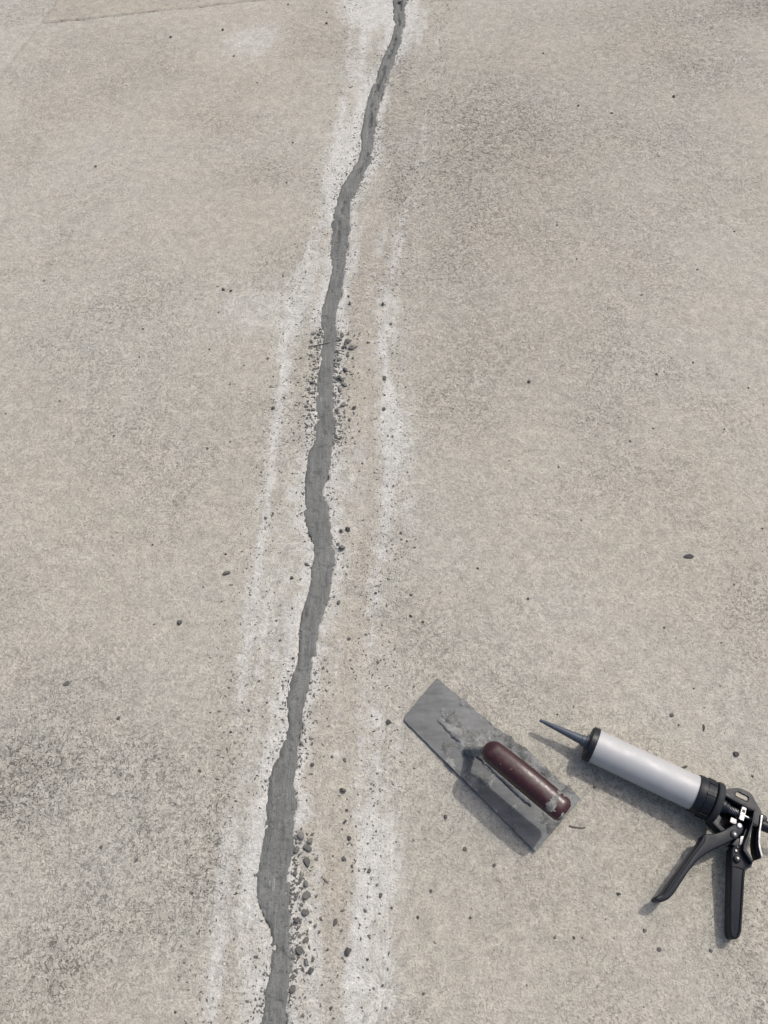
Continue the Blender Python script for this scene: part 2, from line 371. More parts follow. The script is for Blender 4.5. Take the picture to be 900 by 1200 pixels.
for b in [(432, 300, 14, 60, .55), (428, 430, 16, 75, .62), (428, 545, 14, 60, .35), (406, 800, 18, 90, .42), (392, 1040, 22, 55, .75), (385, 950, 20, 40, .25), (420, 680, 16, 70, .3), (350, 55, 40, 16, .6), (170, 5, 110, 10, .5), (300, 20, 90, 10, .3), (75, 125, 60, 20, .3), (270, 130, 60, 30, .28), (60, 560, 80, 40, .18), (720, 310, 90, 60, .12), (560, 300, 60, 60, .22), (830, 640, 120, 90, .14), (40, 780, 50, 40, .15), (330, 880, 9, 60, .3), (250, 250, 80, 30, .16)]: tanm = tanm + blob(*b)
# two joints meeting at the far left corner of the slab
JA = [P(47, 25.5), P(135, 17.5), P(240, 6.5), P(312, -2), P(420, -14), P(560, -28)]
ja = np.array([p[:2] for p in JA]); JB0, JB1 = P(5, 82), P(65, 0)
dA = y - np.interp(x, ja[:, 0], ja[:, 1], left=None)                         # >0 beyond joint A
nb = np.array([-(JB1.y - JB0.y), JB1.x - JB0.x]); nb /= np.linalg.norm(nb)
dB = (x - JB0.x) * nb[0] + (y - JB0.y) * nb[1]                              # >0 on the far slab
jw = (fbm(x * 35, y * 35 + 5, 3) - .5) * .010
grA = np.where((x > ja[0, 0]) & (x < ja[-1, 0]), ga(dA + jw, .0048), 0); grB = ga(dB + jw, .0048)
groove = np.clip(np.maximum(grA * np.clip(1.6 * fbm(x * 20, y * 20, 3) - .1, .25, 1), grB * .32), 0, 1) * near
slab = np.clip(dB / .01, 0, 1) * .9 * near + np.clip(.7 * ga(dA + .035 + jw, .03), 0, 1) * np.where((x > ja[0, 0]) & (x < ja[3, 0]), 1, 0)
dirt = dirt + groove * .8 * (dB < .02)
tanm = tanm + np.where((dA > .004) & (dB < 0) & (x < P(330, 0).x), .16, 0) * near
sm = fbm(x * 7 + y * 2 + 60, y * 4 - x * 2, 5, .62)
dust = dust * np.clip(.45 + 2.2 * (sm - .32), .3, 1.35)
dust = np.clip(dust * near, 0, 1); dirt = np.clip(dirt * near, 0, 1.2); tanm = np.clip(tanm * near, 0, 1)
z = (fbm(x * 5, y * 5, 3) - .5) * .004 * near + (n3 - .5) * .0012 * near
z = z - z.max() - .0002
z = np.where(near > .01, z, -.004)
z -= groove * .007
ZS = z.reshape(X.shape).copy()
under = (dl < -.006) & (dr < -.006)
z = np.where(under & (near > .2), z - .012, z)
me = mesh_np('ground', np.stack([x, y, z], 1), grid_faces(len(gy), len(gx)))
ca = me.color_attributes.new('stain', 'FLOAT_COLOR', 'POINT')
ca.data.foreach_set('color', np.stack([dust, dirt, tanm, np.clip(slab, 0, 1)], 1).astype(np.float32).ravel())
tag(link('ground', me, M['concrete']), kind='structure')
GZ = z.reshape(X.shape)
def gz(px, py, G=None):                     # ground height at a world point
    i = np.searchsorted(gx, px) - 1; j = np.searchsorted(gy, py) - 1
    return float((GZ if G is None else G)[j, i])

# ------------------------------------------------------------------ crack filler: a troweled band with ragged edges
ys = np.arange(-.55, 4.0, .0022); NC = 19
ragL = (fbm(ys * 37, ys * 0 + 3, 5, .7) - .5) * .008; ragR = (fbm(ys * 31, ys * 0 + 33, 5, .72) - .5) * .012
ragR += np.maximum(fbm(ys * 190, ys * 0 + 71, 2) - .66, 0) * .022; ragL -= np.maximum(fbm(ys * 150, ys * 0 + 91, 2) - .68, 0) * .016
L = xl(ys) + ragL; R = xr(ys) + ragR
u = np.linspace(0, 1, NC); u = .5 - .5 * np.cos(u * np.pi)
UU, YY = np.meshgrid(u, ys); XX = L[:, None] * (1 - UU) + R[:, None] * UU
e = np.minimum(UU, 1 - UU) * (R - L)[:, None]
Zf = -.0020 + .0020 * np.sqrt(np.clip(e / .006, 0, 1)) + (fbm(XX * 50, YY * 9, 4) - .5) * .0034 * np.clip(e / .004, 0, 1)
Zf += .0018 * ga(UU - .12 - .1 * fbm(YY * 5, YY * 0 + 7, 2), .07) * np.clip(fbm(YY * 9, YY * 0 + 55, 3) * 2.4 - .9, 0, 1)
seam = .5 + (fbm(ys * 8, ys * 0 + 13, 3) - .5) * .5
pit = ga((UU - seam[:, None]) * (R - L)[:, None], .0035) * np.clip(fbm(YY * 40, YY * 0 + 19, 2) * 3 - 1.2, 0, 1) * np.clip((YY - 1.5) / .4, 0, 1)
pit2 = np.clip(fbm(XX * 110, YY * 75 + 7, 3) * 4 - 2.55, 0, 1) * np.clip(e / .004, 0, 1)
Zf -= np.maximum(pit * .009, pit2 * .004)
# a fold where one pass of the trowel overlaps the next
yf = P(380, 519).y
Zf += .003 * ga(YY - yf - (UU - .5) * .035, .005) * np.clip(1.3 - 1.2 * UU, 0, 1)
fi = np.clip((XX - gx[0 + np.searchsorted(gx, -1.75)]) / .005, 0, 698); fj = np.clip((YY + .35) / .005, 0, 738)
i0 = np.searchsorted(gx, -1.7499) - 1; j0 = np.searchsorted(gy, -.3499) - 1
ii = fi.astype(int); jj = fj.astype(int)
Zsl = (ZS[j0 + jj, i0 + ii] + ZS[j0 + jj + 1, i0 + ii + 1] + ZS[j0 + jj, i0 + ii + 1] + ZS[j0 + jj + 1, i0 + ii]) / 4
Zf = Zf + Zsl + .0012
V = np.stack([XX, YY, Zf], -1); nr = len(ys)
bl = np.stack([L + .003, ys, np.full(nr, -.014)], -1)[:, None]; br = np.stack([R - .003, ys, np.full(nr, -.014)], -1)[:, None]
V = np.concatenate([bl, V, br], 1).reshape(-1, 3)
fo = link('crack_filler', mesh_np('crack_filler', V, grid_faces(nr, NC + 2)), M['filler'])
tag(fo, 'long wavering band of troweled dark grey filler closing the crack', 'crack filler')

# ------------------------------------------------------------------ trowel
def Z3(X_, Y_): return 450 + X_ / 3.6, 780 + Y_ / 3.6
TZ = .0015
c_fl = P(*Z3(78, 224), TZ); c_fr = P(*Z3(222, 52), TZ + .001); c_rl = P(*Z3(640, 786), TZ + .003); c_rr = P(*Z3(831, 562), TZ + .002)
trow = empty('finishing_trowel', Vector(((c_fl + c_rr) / 2).to_tuple()[:2] + (0,)))
tag(trow, 'rectangular steel finishing trowel with maroon handle, caked in grey mortar', 'trowel')
TO = trow.location.copy()
def tp(s, t, h=0.):                                     # s along the blade (0 front, 1 rear), t across (0 near edge, 1 far edge)
    a = c_fl.lerp(c_rl, s); b = c_fr.lerp(c_rr, s); p = a.lerp(b, t); n = (c_rl - c_fl).cross(c_fr - c_fl).normalized()
    return p + n * h
TN = (c_rl - c_fl).cross(c_fr - c_fl).normalized(); TD = (c_rl - c_fl).normalized()
print('trowel', (c_rl - c_fl).length, (c_rr - c_fr).length, (c_fr - c_fl).length, (c_rr - c_rl).length)
NS, NTT = 150, 56
S, T = np.meshgrid(np.linspace(0, 1, NS), np.linspace(0, 1, NTT), indexing='ij'); s_ = S.ravel(); t_ = T.ravel()
def bil(s, t):
    a, b, c, d = (np.array(v) for v in (c_fl, c_fr, c_rl, c_rr))
    return ((a * (1 - s)[:, None] + c * s[:, None]) * (1 - t)[:, None] + (b * (1 - s)[:, None] + d * s[:, None]) * t[:, None])
# rounded front corners and a slightly worn outline
rc = .05
sw, tw = s_.copy(), t_.copy()
edge = np.minimum(tw, 1 - tw)
front_in = .013 * np.clip(1 - edge / .16, 0, 1) ** 2.2 * np.where(tw < .5, 1, .25)
sw = sw * (1 - front_in) + front_in
base = bil(sw, tw); tn = np.array(TN)
ew = (fbm(sw * 40, tw * 0 + 5, 3) - .5) * .0010; acr = np.array((c_fr - c_fl).normalized())
base += acr[None] * (ew * np.where(tw < .02, 1, 0) + (fbm(sw * 40, tw * 0 + 25, 3) - .5) * .0026 * np.where(tw > .98, 1, 0))[:, None]
warpb = (fbm(sw * 3, tw * 2, 2) - .5) * .002
top = base + tn[None] * (warpb + .0011)[:, None]; bot = base + tn[None] * (warpb - .0006)[:, None]
nb_ = len(top); F = grid_faces(NS, NTT); Fb = F[:, ::-1] + nb_
idx = np.arange(nb_).reshape(NS, NTT); ring = np.concatenate([idx[0, :], idx[1:, -1], idx[-1, -2::-1], idx[-2:0:-1, 0]])
r2 = np.roll(ring, -1); Fs = np.stack([ring, r2, r2 + nb_, ring + nb_], 1)
o = np.array(TO)
blade = link('blade', mesh_np('blade', np.concatenate([top, bot]) - o, np.concatenate([F, Fb, Fs])), M['steel'], trow)
blade.data.set_sharp_from_angle(angle=math.radians(40))
# dried mortar crusts: a raised skin, only where it sticks
wx = bil(s_, t_)
crust = fbm(s_ * 14, t_ * 5 + 4, 5, .6) + .30 * np.exp(-((t_ - .55) / .16) ** 2) * np.where((s_ > .2) & (s_ < .6), 1, .2) + .27 * np.exp(-((t_ - 1.) / .12) ** 2 - ((s_ - .52) / .28) ** 2)
crust += .16 * np.exp(-((t_ - .1) / .3) ** 2 - ((s_ - .42) / .16) ** 2) + .20 * np.exp(-((t_ - .45) / .3) ** 2 - ((s_ - .95) / .10) ** 2) - .35 * np.exp(-(s_ / .2) ** 2)
hgt = np.clip(crust - .575, -.02, .3) * .013 * (.5 + fbm(s_ * 60, t_ * 22, 3))
cv = base + tn[None] * (warpb + .0011 + np.where(hgt > 0, hgt + .0004, -.0006))[:, None]
over = np.where(t_ > .985, 1, 0) * np.clip(hgt, 0, 1) * 1.0
cv += acr[None] * over[:, None]
keep = (hgt[F] > 0).any(1)
ids = np.unique(F[keep]); rm = np.full(nb_, -1); rm[ids] = np.arange(len(ids))
link('dried_mortar', mesh_np('dried_mortar', cv[ids] - o, rm[F[keep]]), M['mortar'], trow)
# mounting bar along the blade, tapering at the front
bm = bmesh.new(); secs = []
b0 = P(*Z3(232, 222), .008); b1 = P(*Z3(622, 592), .010)
bd = (b1 - b0).normalized(); bw = bd.cross(TN).normalized() * -1
bl_ = (b1 - b0).length
BS = -1 if bw.dot(c_fr - c_fl) > 0 else 1       # shift towards the far edge
for k in range(34):
    f = k / 33; w = .0105 * min(1, .35 + f * 3.2) * (1 if f < .95 else .8); hh = .0042 * min(1, .25 + f * 3.0)
    w *= 1 + .16 * math.sin(k * 2.3) * (f < .6); hh *= 1 + .18 * math.sin(k * 1.7 + 1) * (f < .6)
    p = b0 + bd * (bl_ * f); q = p - TN * ((p - tp(0, 0)).dot(TN)) + TN * .0012
    q = q - bw * (.008 * min(1, f * 2.2)) * BS
    secs.append([bm.verts.new(q + bw * (w * a) + TN * (hh * b)) for a, b in ((-1, -.05), (-.95, .55), (-.55, 1), (.55, 1), (.95, .55), (1, -.05))])
for a, b in zip(secs, secs[1:]):
    for k in range(5): bm.faces.new((a[k], a[k + 1], b[k + 1], b[k]))
bm.faces.new(secs[0]); bm.faces.new(secs[-1])
from_bm('mounting_bar', bm, M['mortar'], trow, TO, 60)
# handle: swept oval grip standing off the blade
HZ = .078
h0 = P(*Z3(424, 338), HZ); h1 = P(*Z3(768, 622), HZ + .002); hd = (h1 - h0); hl = hd.length; hd.normalize(); hs = hd.cross(Vector((0, 0, 1))).normalized(); hu = hs.cross(hd).normalized()
print('handle', hl)
def handle_pt(f, a, off=0.):
    e = min(f, 1 - f) * hl
    el_ = .019 if f < .5 else .012; ef = 1 - max(0, 1 - e / el_) ** 2.3; ef = max(ef, 0) ** .5 if f < .5 else .62 + .38 * max(ef, 0) ** .6
    wr = .0178 + .0012 * math.sin(f * math.pi) + .0012 * f; hr = .0150 + .0012 * math.sin(f * math.pi * 1.2)
    ca, sa = math.cos(a), math.sin(a)
    k = 1 / (abs(ca) ** 2.6 + abs(sa) ** 2.6) ** (1 / 2.6)
    if f > .9995: ef *= .02
    return h0 + hd * (f * hl) + hs * (ca * k * (wr * ef + off)) + hu * (sa * k * (hr * ef + off) - .003 * math.sin(f * math.pi) * -1)
NF, NA = 150, 76
fs = [.5 - .5 * math.cos(math.pi * k / (NF - 1)) for k in range(NF)]
HV = np.array([handle_pt(max(f, .0004), 2 * math.pi * a / NA) for f in fs for a in range(NA)])
HF = grid_faces(NF, NA, True)
link('handle', mesh_np('handle', HV - o, HF), M['handle'], trow)
# mortar splashed on the grip's rear end, with a few flecks
ff = np.repeat(fs, NA); aa = np.tile(np.arange(NA) * 2 * math.pi / NA, NF)
mk = fbm(ff * 13 + 3, np.cos(aa) * 2.2 + 5 + np.sin(aa), 4, .6) + .36 * np.exp(-((ff - .86) / .13) ** 2) * np.clip(np.sin(aa) * .7 + np.cos(aa - 1.9) * .5, 0, 1)
kf = (mk[HF] > .72).all(1)
SV = np.array([handle_pt(max(f, .0004), 2 * math.pi * a / NA, .0005) for f in fs for a in range(NA)])
def islands(F_):                                   # face lists of the connected pieces
    par = {}
    def find(i):
        while par[i] != i: par[i] = par[par[i]]; i = par[i]
        return i
    for f in F_:
        for i in f: par.setdefault(int(i), int(i))
        for i in f[1:]: par[find(int(i))] = find(int(f[0]))
    g = {}
    for f in F_: g.setdefault(find(int(f[0])), []).append(f)
    return [np.array(v) for v in g.values()]
for fi in islands(HF[kf]):
    if len(fi) < 12: continue
    ids = np.unique(fi); rm = np.full(len(SV), -1); rm[ids] = np.arange(len(ids))
    link('mortar_smear', mesh_np('mortar_smear', SV[ids] - o, rm[fi]), M['mortar'], trow)
# shank: rises from the bar at the grip's front and runs back along the grip's underside
bm = bmesh.new()
p0 = P(*Z3(360, 352), .012); p0 = p0 - TN * ((p0 - tp(0, 0)).dot(TN)) + TN * .005
pts = [p0, p0 + hd * .010 + TN * .012, h0 + hd * .004 - hu * .016, h0 + hd * .014 - hu * .010, h0 + hd * .03 - hu * .006]
add_tube(bm, pts, .006, 14, [.010, .008, .007, .0065, .005])
from_bm('shank', bm, M['mortar'], trow, TO, 60)
# lumps of mortar stuck under the raised rear edge
for s, t, r in ((.86, .30, .010), (.70, .75, .008), (.93, .7, .009)):
    p = tp(s, t, -.0006); g = gz(p.x, p.y); hh = (p.z - g) / 2 + .0008
    bm = bmesh.new(); bmesh.ops.create_icosphere(bm, subdivisions=2, radius=1)
    for v in bm.verts:
        k = 1 + .25 * math.sin(v.co.x * 4 + s * 9) * math.cos(v.co.y * 5 + t * 7)
        v.co = Vector((p.x + v.co.x * r * k, p.y + v.co.y * r * k, g - .0005 + hh + v.co.z * hh))
    from_bm('underside_mortar', bm, M['mortar'], trow, TO, 80)

# ------------------------------------------------------------------ caulking gun
def Z1(X_, Y_): return 740 + X_ / 4.2875, 840 + Y_ / 4.2875
def Z8(X_, Y_): return 820 + X_ / 10.91, 900 + Y_ / 10.91
def zs(fn, pts): return [fn(*p) for p in pts]
RR = .0335                                              # locking ring radius: it rests on the slab
A0 = P(696.6, 874.0, .0295); A1 = P(814.0, 929.3, RR)
ad = (A1 - A0).normalized(); tl = (A1 - A0).length
w0 = (P(690.8, 890.5, .0295) - P(702.7, 857.3, .0295)).length; w1 = (P(806.7, 948.3, RR) - P(821, 910, RR)).length
print('tube', tl, w0, w1)
TR = (w0 + w1) / 4
gun = empty('caulking_gun', Vector((A1.x, A1.y, 0))); GO = gun.location.copy()
tag(gun, 'black caulking gun with silver barrel and dark nozzle lying on its side', 'caulking gun')
RR_fix = RR - .0008
def lathe(name, A, d, prof, mat, n=56, sharp=30):
    bm = bmesh.new(); add_lathe(bm, A, d, prof, n); return from_bm(name, bm, mat, gun, GO, sharp)
lathe('barrel', A0, ad, [(-.004, TR - .003), (-.004, TR), (tl + .004, TR), (tl + .004, TR - .003)], M['alu'], 72)
lathe('front_cap', A0, ad, [(-.011, TR * .5), (-.0115, TR - .002), (-.0095, TR + .0012), (-.001, TR + .0016), (.0, TR + .0012), (.0, TR + .0002)], M['black'], 72)
NL = (P(630.7, 843.3, .029) - P(687, 869.5, .0295)).length
lathe('nozzle', A0 + ad * -.0115, -ad, [(0, .0135), (.004, .0132), (.0045, .0095), (.010, .0092), (.011, .0078), (.02, .0072), (NL * .97, .0026), (NL, .0021)], M['nozzle'], 32)
k = TR + .0022
lathe('rear_collar', A1, ad, [(-.001, TR + .0002), (-.001, k), (.001, k + .0008), (.0095, k + .0008), (.010, k + .0002), (.0115, k + .0002), (.012, k + .0010), (.024, k + .0012), (.0255, k - .001), (.0255, .01)], M['black'], 72)
rg = lathe('locking_ring', A1, ad, [(.026, .012), (.0262, RR_fix - .0035), (.0272, RR_fix - .001), (.029, RR_fix), (.034, RR_fix), (.0362, RR_fix - .0012), (.0375, RR_fix - .004), (.0385, .012)], M['rubber'], 72)
# grip ribs on the collar
bm = bmesh.new(); d_, u_, v_ = frame_of(ad)
for q in range(10):
    a = q * 2 * math.pi / 10 + .3; rad = u_ * math.cos(a) + v_ * math.sin(a)
    add_box(bm, A1 + ad * .0175 + rad * (k + .0012), (ad, rad, ad.cross(rad)), (.006, .0008, .002), .0004)
from_bm('collar_rib', bm, M['black'], gun, GO)
AX = lambda t: A1 + ad * t
lathe('hub', AX(.036), ad, [(0, .0125), (.010, .0120), (.0115, .0100), (.016, .0095)], M['black'], 32)
lathe('piston_rod', AX(-.02), ad, [(0, .0038), (.24, .0038), (.242, .003)], M['rod'], 20)
bm = bmesh.new()
hp = [AX(.235) , AX(.250), AX(.258) + Vector((0, 0, .006)) * 0 + ad.cross(Vector((0, 0, 1))) * .006, AX(.260) + ad.cross(Vector((0, 0, 1))) * .016, AX(.260) + ad.cross(Vector((0, 0, 1))) * .045]
add_tube(bm, hp, .0038, 14); from_bm('pull_hook', bm, M['rod'], gun, GO, 50)
bm = bmesh.new(); sp = []
for q in range(0, 7 * 14 + 1):
    a = q * 2 * math.pi / 14; sp.append(AX(.051 + .016 * q / 98) + (u_ * math.cos(a) + v_ * math.sin(a)) * .0062)
add_tube(bm, sp, .0008, 6); from_bm('spring', bm, M['chrome'], gun, GO, 60)
side = Vector((0, 0, 1)).cross(ad).normalized(); upv = ad.cross(side).normalized()
bm = bmesh.new(); add_box(bm, AX(.0715), (ad, side, upv), (.0034, .0115, .012)); dp = from_bm('drive_plate', bm, M['chrome'], gun, GO)
bm = bmesh.new(); add_box(bm, AX(.0715) + upv * .0122 + side * .003, (ad, side, upv), (.0022, .0022, .0006), .0002); from_bm('drive_plate_slot', bm, M['black'], dp, GO)
bm = bmesh.new(); add_box(bm, AX(.0715) + upv * .0122 - side * .0035, (ad, side, upv), (.0034, .0007, .0006), .0002); from_bm('drive_plate_slot', bm, M['rod'], dp, GO)
bm = bmesh.new(); add_box(bm, AX(.063) - side * .016 - upv * .002, (ad, side, upv), (.0045, .004, .008)); from_bm('drive_dog', bm, M['chrome'], gun, GO)
bm = bmesh.new(); add_box(bm, AX(.092), (ad, side, upv), (.006, .0085, .0085), .002); from_bm('rod_guide', bm, M['black'], gun, GO)
# frame: floor plate, walls, hanging bracket with a slot
bm = bmesh.new(); add_prism(bm, zs(Z8, [(300, 330), (700, 550), (560, 1010), (420, 980), (330, 800), (150, 665), (215, 560)]), .011, .015, .0008); from_bm('frame_plate', bm, M['black'], gun, GO)
bm = bmesh.new(); add_prism(bm, zs(Z8, [(255, 265), (330, 300), (500, 405), (720, 530), (705, 560), (480, 445), (300, 345), (235, 330)]), .011, .049, .0012); from_bm('frame_wall', bm, M['black'], gun, GO)
bm = bmesh.new(); add_prism(bm, zs(Z8, [(695, 535), (722, 545), (690, 700), (640, 870), (596, 1030), (690, 1200), (668, 1215), (555, 1050), (560, 985), (610, 860), (668, 690)]), .011, .048, .001); from_bm('frame_wall', bm, M['black'], gun, GO)
bm = bmesh.new(); add_prism(bm, zs(Z8, [(130, 668), (180, 660), (250, 590), (285, 640), (255, 720), (340, 790), (270, 815)]), .014, .038, .0012); from_bm('frame_arm', bm, M['black'], gun, GO)
# bracket plate with slot
bm = bmesh.new(); zb = .037
outer = zs(Z8, chaikin([(300, 300), (335, 268), (420, 258), (495, 250), (580, 282), (655, 320), (700, 400), (760, 505), (800, 570), (800, 640), (740, 640), (700, 560), (560, 470), (420, 390)], 1))
cx, cy, ang, hlx, rw = 542, 360, math.radians(27), 60, 36
slot = []
for q in range(20):
    a = 2 * math.pi * q / 20; ux, uy = math.cos(a) * rw + (hlx if math.cos(a) >= 0 else -hlx), math.sin(a) * rw
    slot.append(Z8(cx + ux * math.cos(ang) - uy * math.sin(ang), cy + ux * math.sin(ang) + uy * math.cos(ang)))
es = []
for loop in (outer, slot):
    vv = [bm.verts.new(P(a, b, zb)) for a, b in loop]; es += [bm.edges.new((vv[i], vv[(i + 1) % len(vv)])) for i in range(len(vv))]
bmesh.ops.triangle_fill(bm, edges=es, use_beauty=True)
r = bmesh.ops.extrude_face_region(bm, geom=list(bm.faces))
for v in [g for g in r['geom'] if isinstance(g, bmesh.types.BMVert)]: v.co.z -= .006
from_bm('hanging_bracket', bm, M['black'], gun, GO)
# rim round the slot
bm = bmesh.new(); pp = [P(a, b, zb + .0002) for a, b in slot]; pp = pp + [pp[0], pp[1]]
add_tube(bm, pp, .0009, 6); from_bm('slot_rim', bm, M['black'], gun, GO, 60)
# fixed handle and trigger lever: the gun has rolled over until their ends touch the slab
def sag(px, py): return .0155 * max(0., (py - 985) / 115.0) ** 1.0
bm = bmesh.new()
add_prism(bm, chaikin(zs(Z1, [(503, 640), (560, 655), (572, 668), (590, 700), (607, 735), (603, 755), (573, 768), (567, 850), (560, 960), (555, 1070), (545, 1108), (524, 1120), (503, 1112), (495, 1088), (495, 1000), (497, 850), (500, 740)]), 1), .017, .041, .0032, 4, .0030, .0012, drop=sag)
from_bm('handle', bm, M['black'], gun, GO, 30)
bm = bmesh.new()
add_prism(bm, chaikin(zs(Z1, [(530, 532), (500, 548), (445, 580), (400, 588), (362, 588), (352, 620), (300, 688), (240, 770), (182, 853), (152, 893), (122, 902), (117, 918), (130, 929), (160, 930), (192, 914), (222, 880), (270, 802), (330, 722), (400, 672), (470, 642), (520, 615), (556, 590), (568, 560), (556, 535)]), 2), .021, .044, .0045, 4, drop=sag)
from_bm('trigger_lever', bm, M['black'], gun, GO, 30)
# raised rim along the handle's rear edge
bm = bmesh.new()
add_tube(bm, [P(*Z1(a, b), .0412 - sag(*Z1(a, b))) for a, b in ((574, 672), (590, 704), (602, 735), (596, 750), (568, 764), (562, 800), (556, 900), (550, 1000), (545, 1075), (536, 1102))], .0019, 8)
from_bm('handle_rim', bm, M['black'], gun, GO, 60)
bm = bmesh.new()
add_tube(bm, [P(*Z1(a, b), .0415 - sag(*Z1(a, b))) for a, b in ((504, 748), (530, 752), (564, 764))], .0011, 8)
from_bm('handle_rim', bm, M['black'], gun, GO, 60)
# reinforcing ridge along the lever's outer edge
bm = bmesh.new()
rp = [P(*Z1(a, b), .0432 - sag(*Z1(a, b))) for a, b in ((372, 600), (366, 625), (310, 698), (250, 782), (196, 858), (160, 898))]
add_tube(bm, rp, .0016, 8); from_bm('lever_ridge', bm, M['black'], gun, GO, 60)
bm = bmesh.new(); add_prism(bm, zs(Z1, [(503, 642), (528, 612), (560, 600), (575, 560), (590, 575), (572, 650), (556, 664)]), .018, .039, .001); from_bm('link_plate', bm, M['black'], gun, GO)
bm = bmesh.new(); add_prism(bm, zs(Z1, [(548, 600), (566, 598), (556, 640), (542, 646)]), .036, .041, .0005); from_bm('link', bm, M['chrome'], gun, GO)
for X_, Y_, rr, zt, mm in ((542, 548, .0046, .044, 'chrome'), (517, 592, .0062, .044, 'black'), (532, 714, .0052, .0405, 'black'), (524, 673, .0026, .0395, 'chrome')):
    p = P(*Z1(X_, Y_), zt)
    bo = lathe('bolt', p - Vector((0, 0, .004)), Vector((0, 0, 1)), [(0, rr), (.0046, rr), (.0056, rr * .86), (.0062, rr * .55), (.0062, rr * .4)], M[mm], 24)
    if mm == 'black':
        bm = bmesh.new(); add_lathe(bm, p + Vector((0, 0, .0021)), Vector((0, 0, 1)), [(0, rr * .42), (.0007, rr * .40), (.0011, rr * .2)], 16); so_ = from_bm('bolt_pin', bm, M['chrome'], bo, GO)
# release lever behind the frame: bright bent strip with a dark backing
def strip(name, pts, w, z0, z1, mat):
    bm = bmesh.new(); n = len(pts); Ls, Rs = [], []
    for i, (a, b) in enumerate(pts):
        dx = pts[min(i + 1, n - 1)][0] - pts[max(i - 1, 0)][0]; dy = pts[min(i + 1, n - 1)][1] - pts[max(i - 1, 0)][1]; l = math.hypot(dx, dy)
        Ls.append((a - dy / l * w, b + dx / l * w)); Rs.append((a + dy / l * w, b - dx / l * w))
    add_prism(bm, zs(Z8, Ls + Rs[::-1]), z0, z1, .0007); return from_bm(name, bm, mat, gun, GO)
strip('release_lever', [(797, 600), (785, 700), (768, 800), (760, 950), (770, 1020), (790, 1090), (800, 1140)], 15, .016, .046, M['chrome'])
strip('release_lever_back', [(772, 640), (745, 800), (730, 950), (740, 1060), (768, 1160)], 16, .018, .040, M['black'])
lathe('rear_knob', P(*Z8(818, 640), .040) - Vector((0, 0, .012)), Vector((0, 0, 1)), [(0, .0052), (.012, .0052), (.0132, .004), (.0135, .002)], M['black'], 24)
lathe('rear_bush', AX(.103), ad, [(0, .009), (.012, .0085), (.013, .006)], M['black'], 28)

# ------------------------------------------------------------------ loose stones, crumbs, twigs
stone_mesh = []
for i in range(14):
    bm = bmesh.new(); bmesh.ops.create_icosphere(bm, subdivisions=2, radius=1.0)
    sx, sy, sz = 1.0, rnd.uniform(.68, .95), rnd.uniform(.50, .75)
    planes = [(Vector((rnd.gauss(0, 1), rnd.gauss(0, 1), rnd.gauss(0, 1))).normalized(), rnd.uniform(.46, .80)) for _ in range(11)]
    for v in bm.verts:
        for n_, d0 in planes:
            e_ = v.co.dot(n_) - d0
            if e_ > 0: v.co -= n_ * e_ * .98
        v.co = Vector((v.co.x * sx, v.co.y * sy, v.co.z * sz)) * rnd.uniform(.97, 1.03)
    z0 = min(v.co.z for v in bm.verts)
    for v in bm.verts: v.co.z -= z0
    me = bpy.data.meshes.new('stone'); bm.to_mesh(me); bm.free()
    me.polygons.foreach_set('use_smooth', [True] * len(me.polygons)); me.set_sharp_from_angle(angle=math.radians(17))
    stone_mesh.append(me)
cm = [m_.copy() for m_ in stone_mesh]
for m_ in stone_mesh: m_.materials.append(M['pebble'])
for m_ in cm: m_.materials.append(M['crumb'])
used_xy = []
def stone(px, py, r, label, cat, group=None, crumb=False, name='pebble', sxy=None, rot=None):
    p = P(px, py); k = mpp(px, py) * r
    o = link(name, rnd.choice(cm if crumb else stone_mesh), None)
    fz = rnd.uniform(.8, 1.15)
    o.scale = (k * (sxy[0] if sxy else 1.08), k * (sxy[1] if sxy else 1.05), k * fz * (sxy[2] if sxy else 1))
    o.rotation_euler = (0, 0, rnd.uniform(0, 6.28) if rot is None else rot)
    onf = xl(p.y) - .002 < p.x < xr(p.y) + .002
    o.location = (p.x, p.y, gz(p.x, p.y, ZS if onf else GZ) - .0004 - .08 * k)
    tag(o, label, cat, group); used_xy.append((p.x, p.y))
    return o
# single ones that stand out
one = [(806.5, 652, 6.2, 'flat angular dark stone chip alone on open concrete, well beyond the trowel', 'stone chip', (1.15, .62, .5), 0.1),
       (825.5, 852, 5.0, 'upright-looking sharp grey sliver of stone near the silver barrel', 'stone chip', (1.1, .55, .6), 1.35),
       (862.9, 883.3, 4.2, 'round brown-grey pebble between the stone sliver and the gun frame', 'pebble', None, None),
       (408, 1115.5, 6.0, 'largest dark round pebble, at the foot of the tan dust patch', 'pebble', None, None),
       (393.2, 1080.5, 5.5, 'angular dark stone lying on the tan dust patch beside the filler', 'stone chip', (1.0, .85, .7), 1.2),
       (401.7, 925.7, 4.6, 'egg-shaped dark pebble at the head of a short line of pebbles', 'pebble', None, None),
       (78, 801, 4.4, 'dark smudged pebble sitting in the dirty stained concrete', 'pebble', None, None),
       (265, 671.5, 4.3, 'oval dark pebble just outside the white dust line, opposite the trowel', 'pebble', (1.25, .85, .8), .2),
       (210, 729, 4.0, 'smooth grey pebble alone, beside a smaller black speck of stone', 'pebble', None, None),
       (400.5, 642, 5.2, 'pale-topped grey lump of mortar beside the bend of the filler', 'mortar crumb', None, None),
       (455.5, 845.5, 4.0, 'dark pebble close to the front corner of the trowel blade', 'pebble', None, None),
       (450.8, 443, 3.4, 'dark pebble lying on the white dust ridge beside the crumb cluster', 'pebble', None, None),
       (468, 3, 3.2, 'dark pebble standing in for a shaded hole in the far end of the filler', 'pebble', None, None),  # pebble added so its dark colour gives the shade of a hole
       (802, 899, 3.6, 'small dark flat crumb lying against the silver barrel', 'pebble', (1.5, .7, .6), .3)]
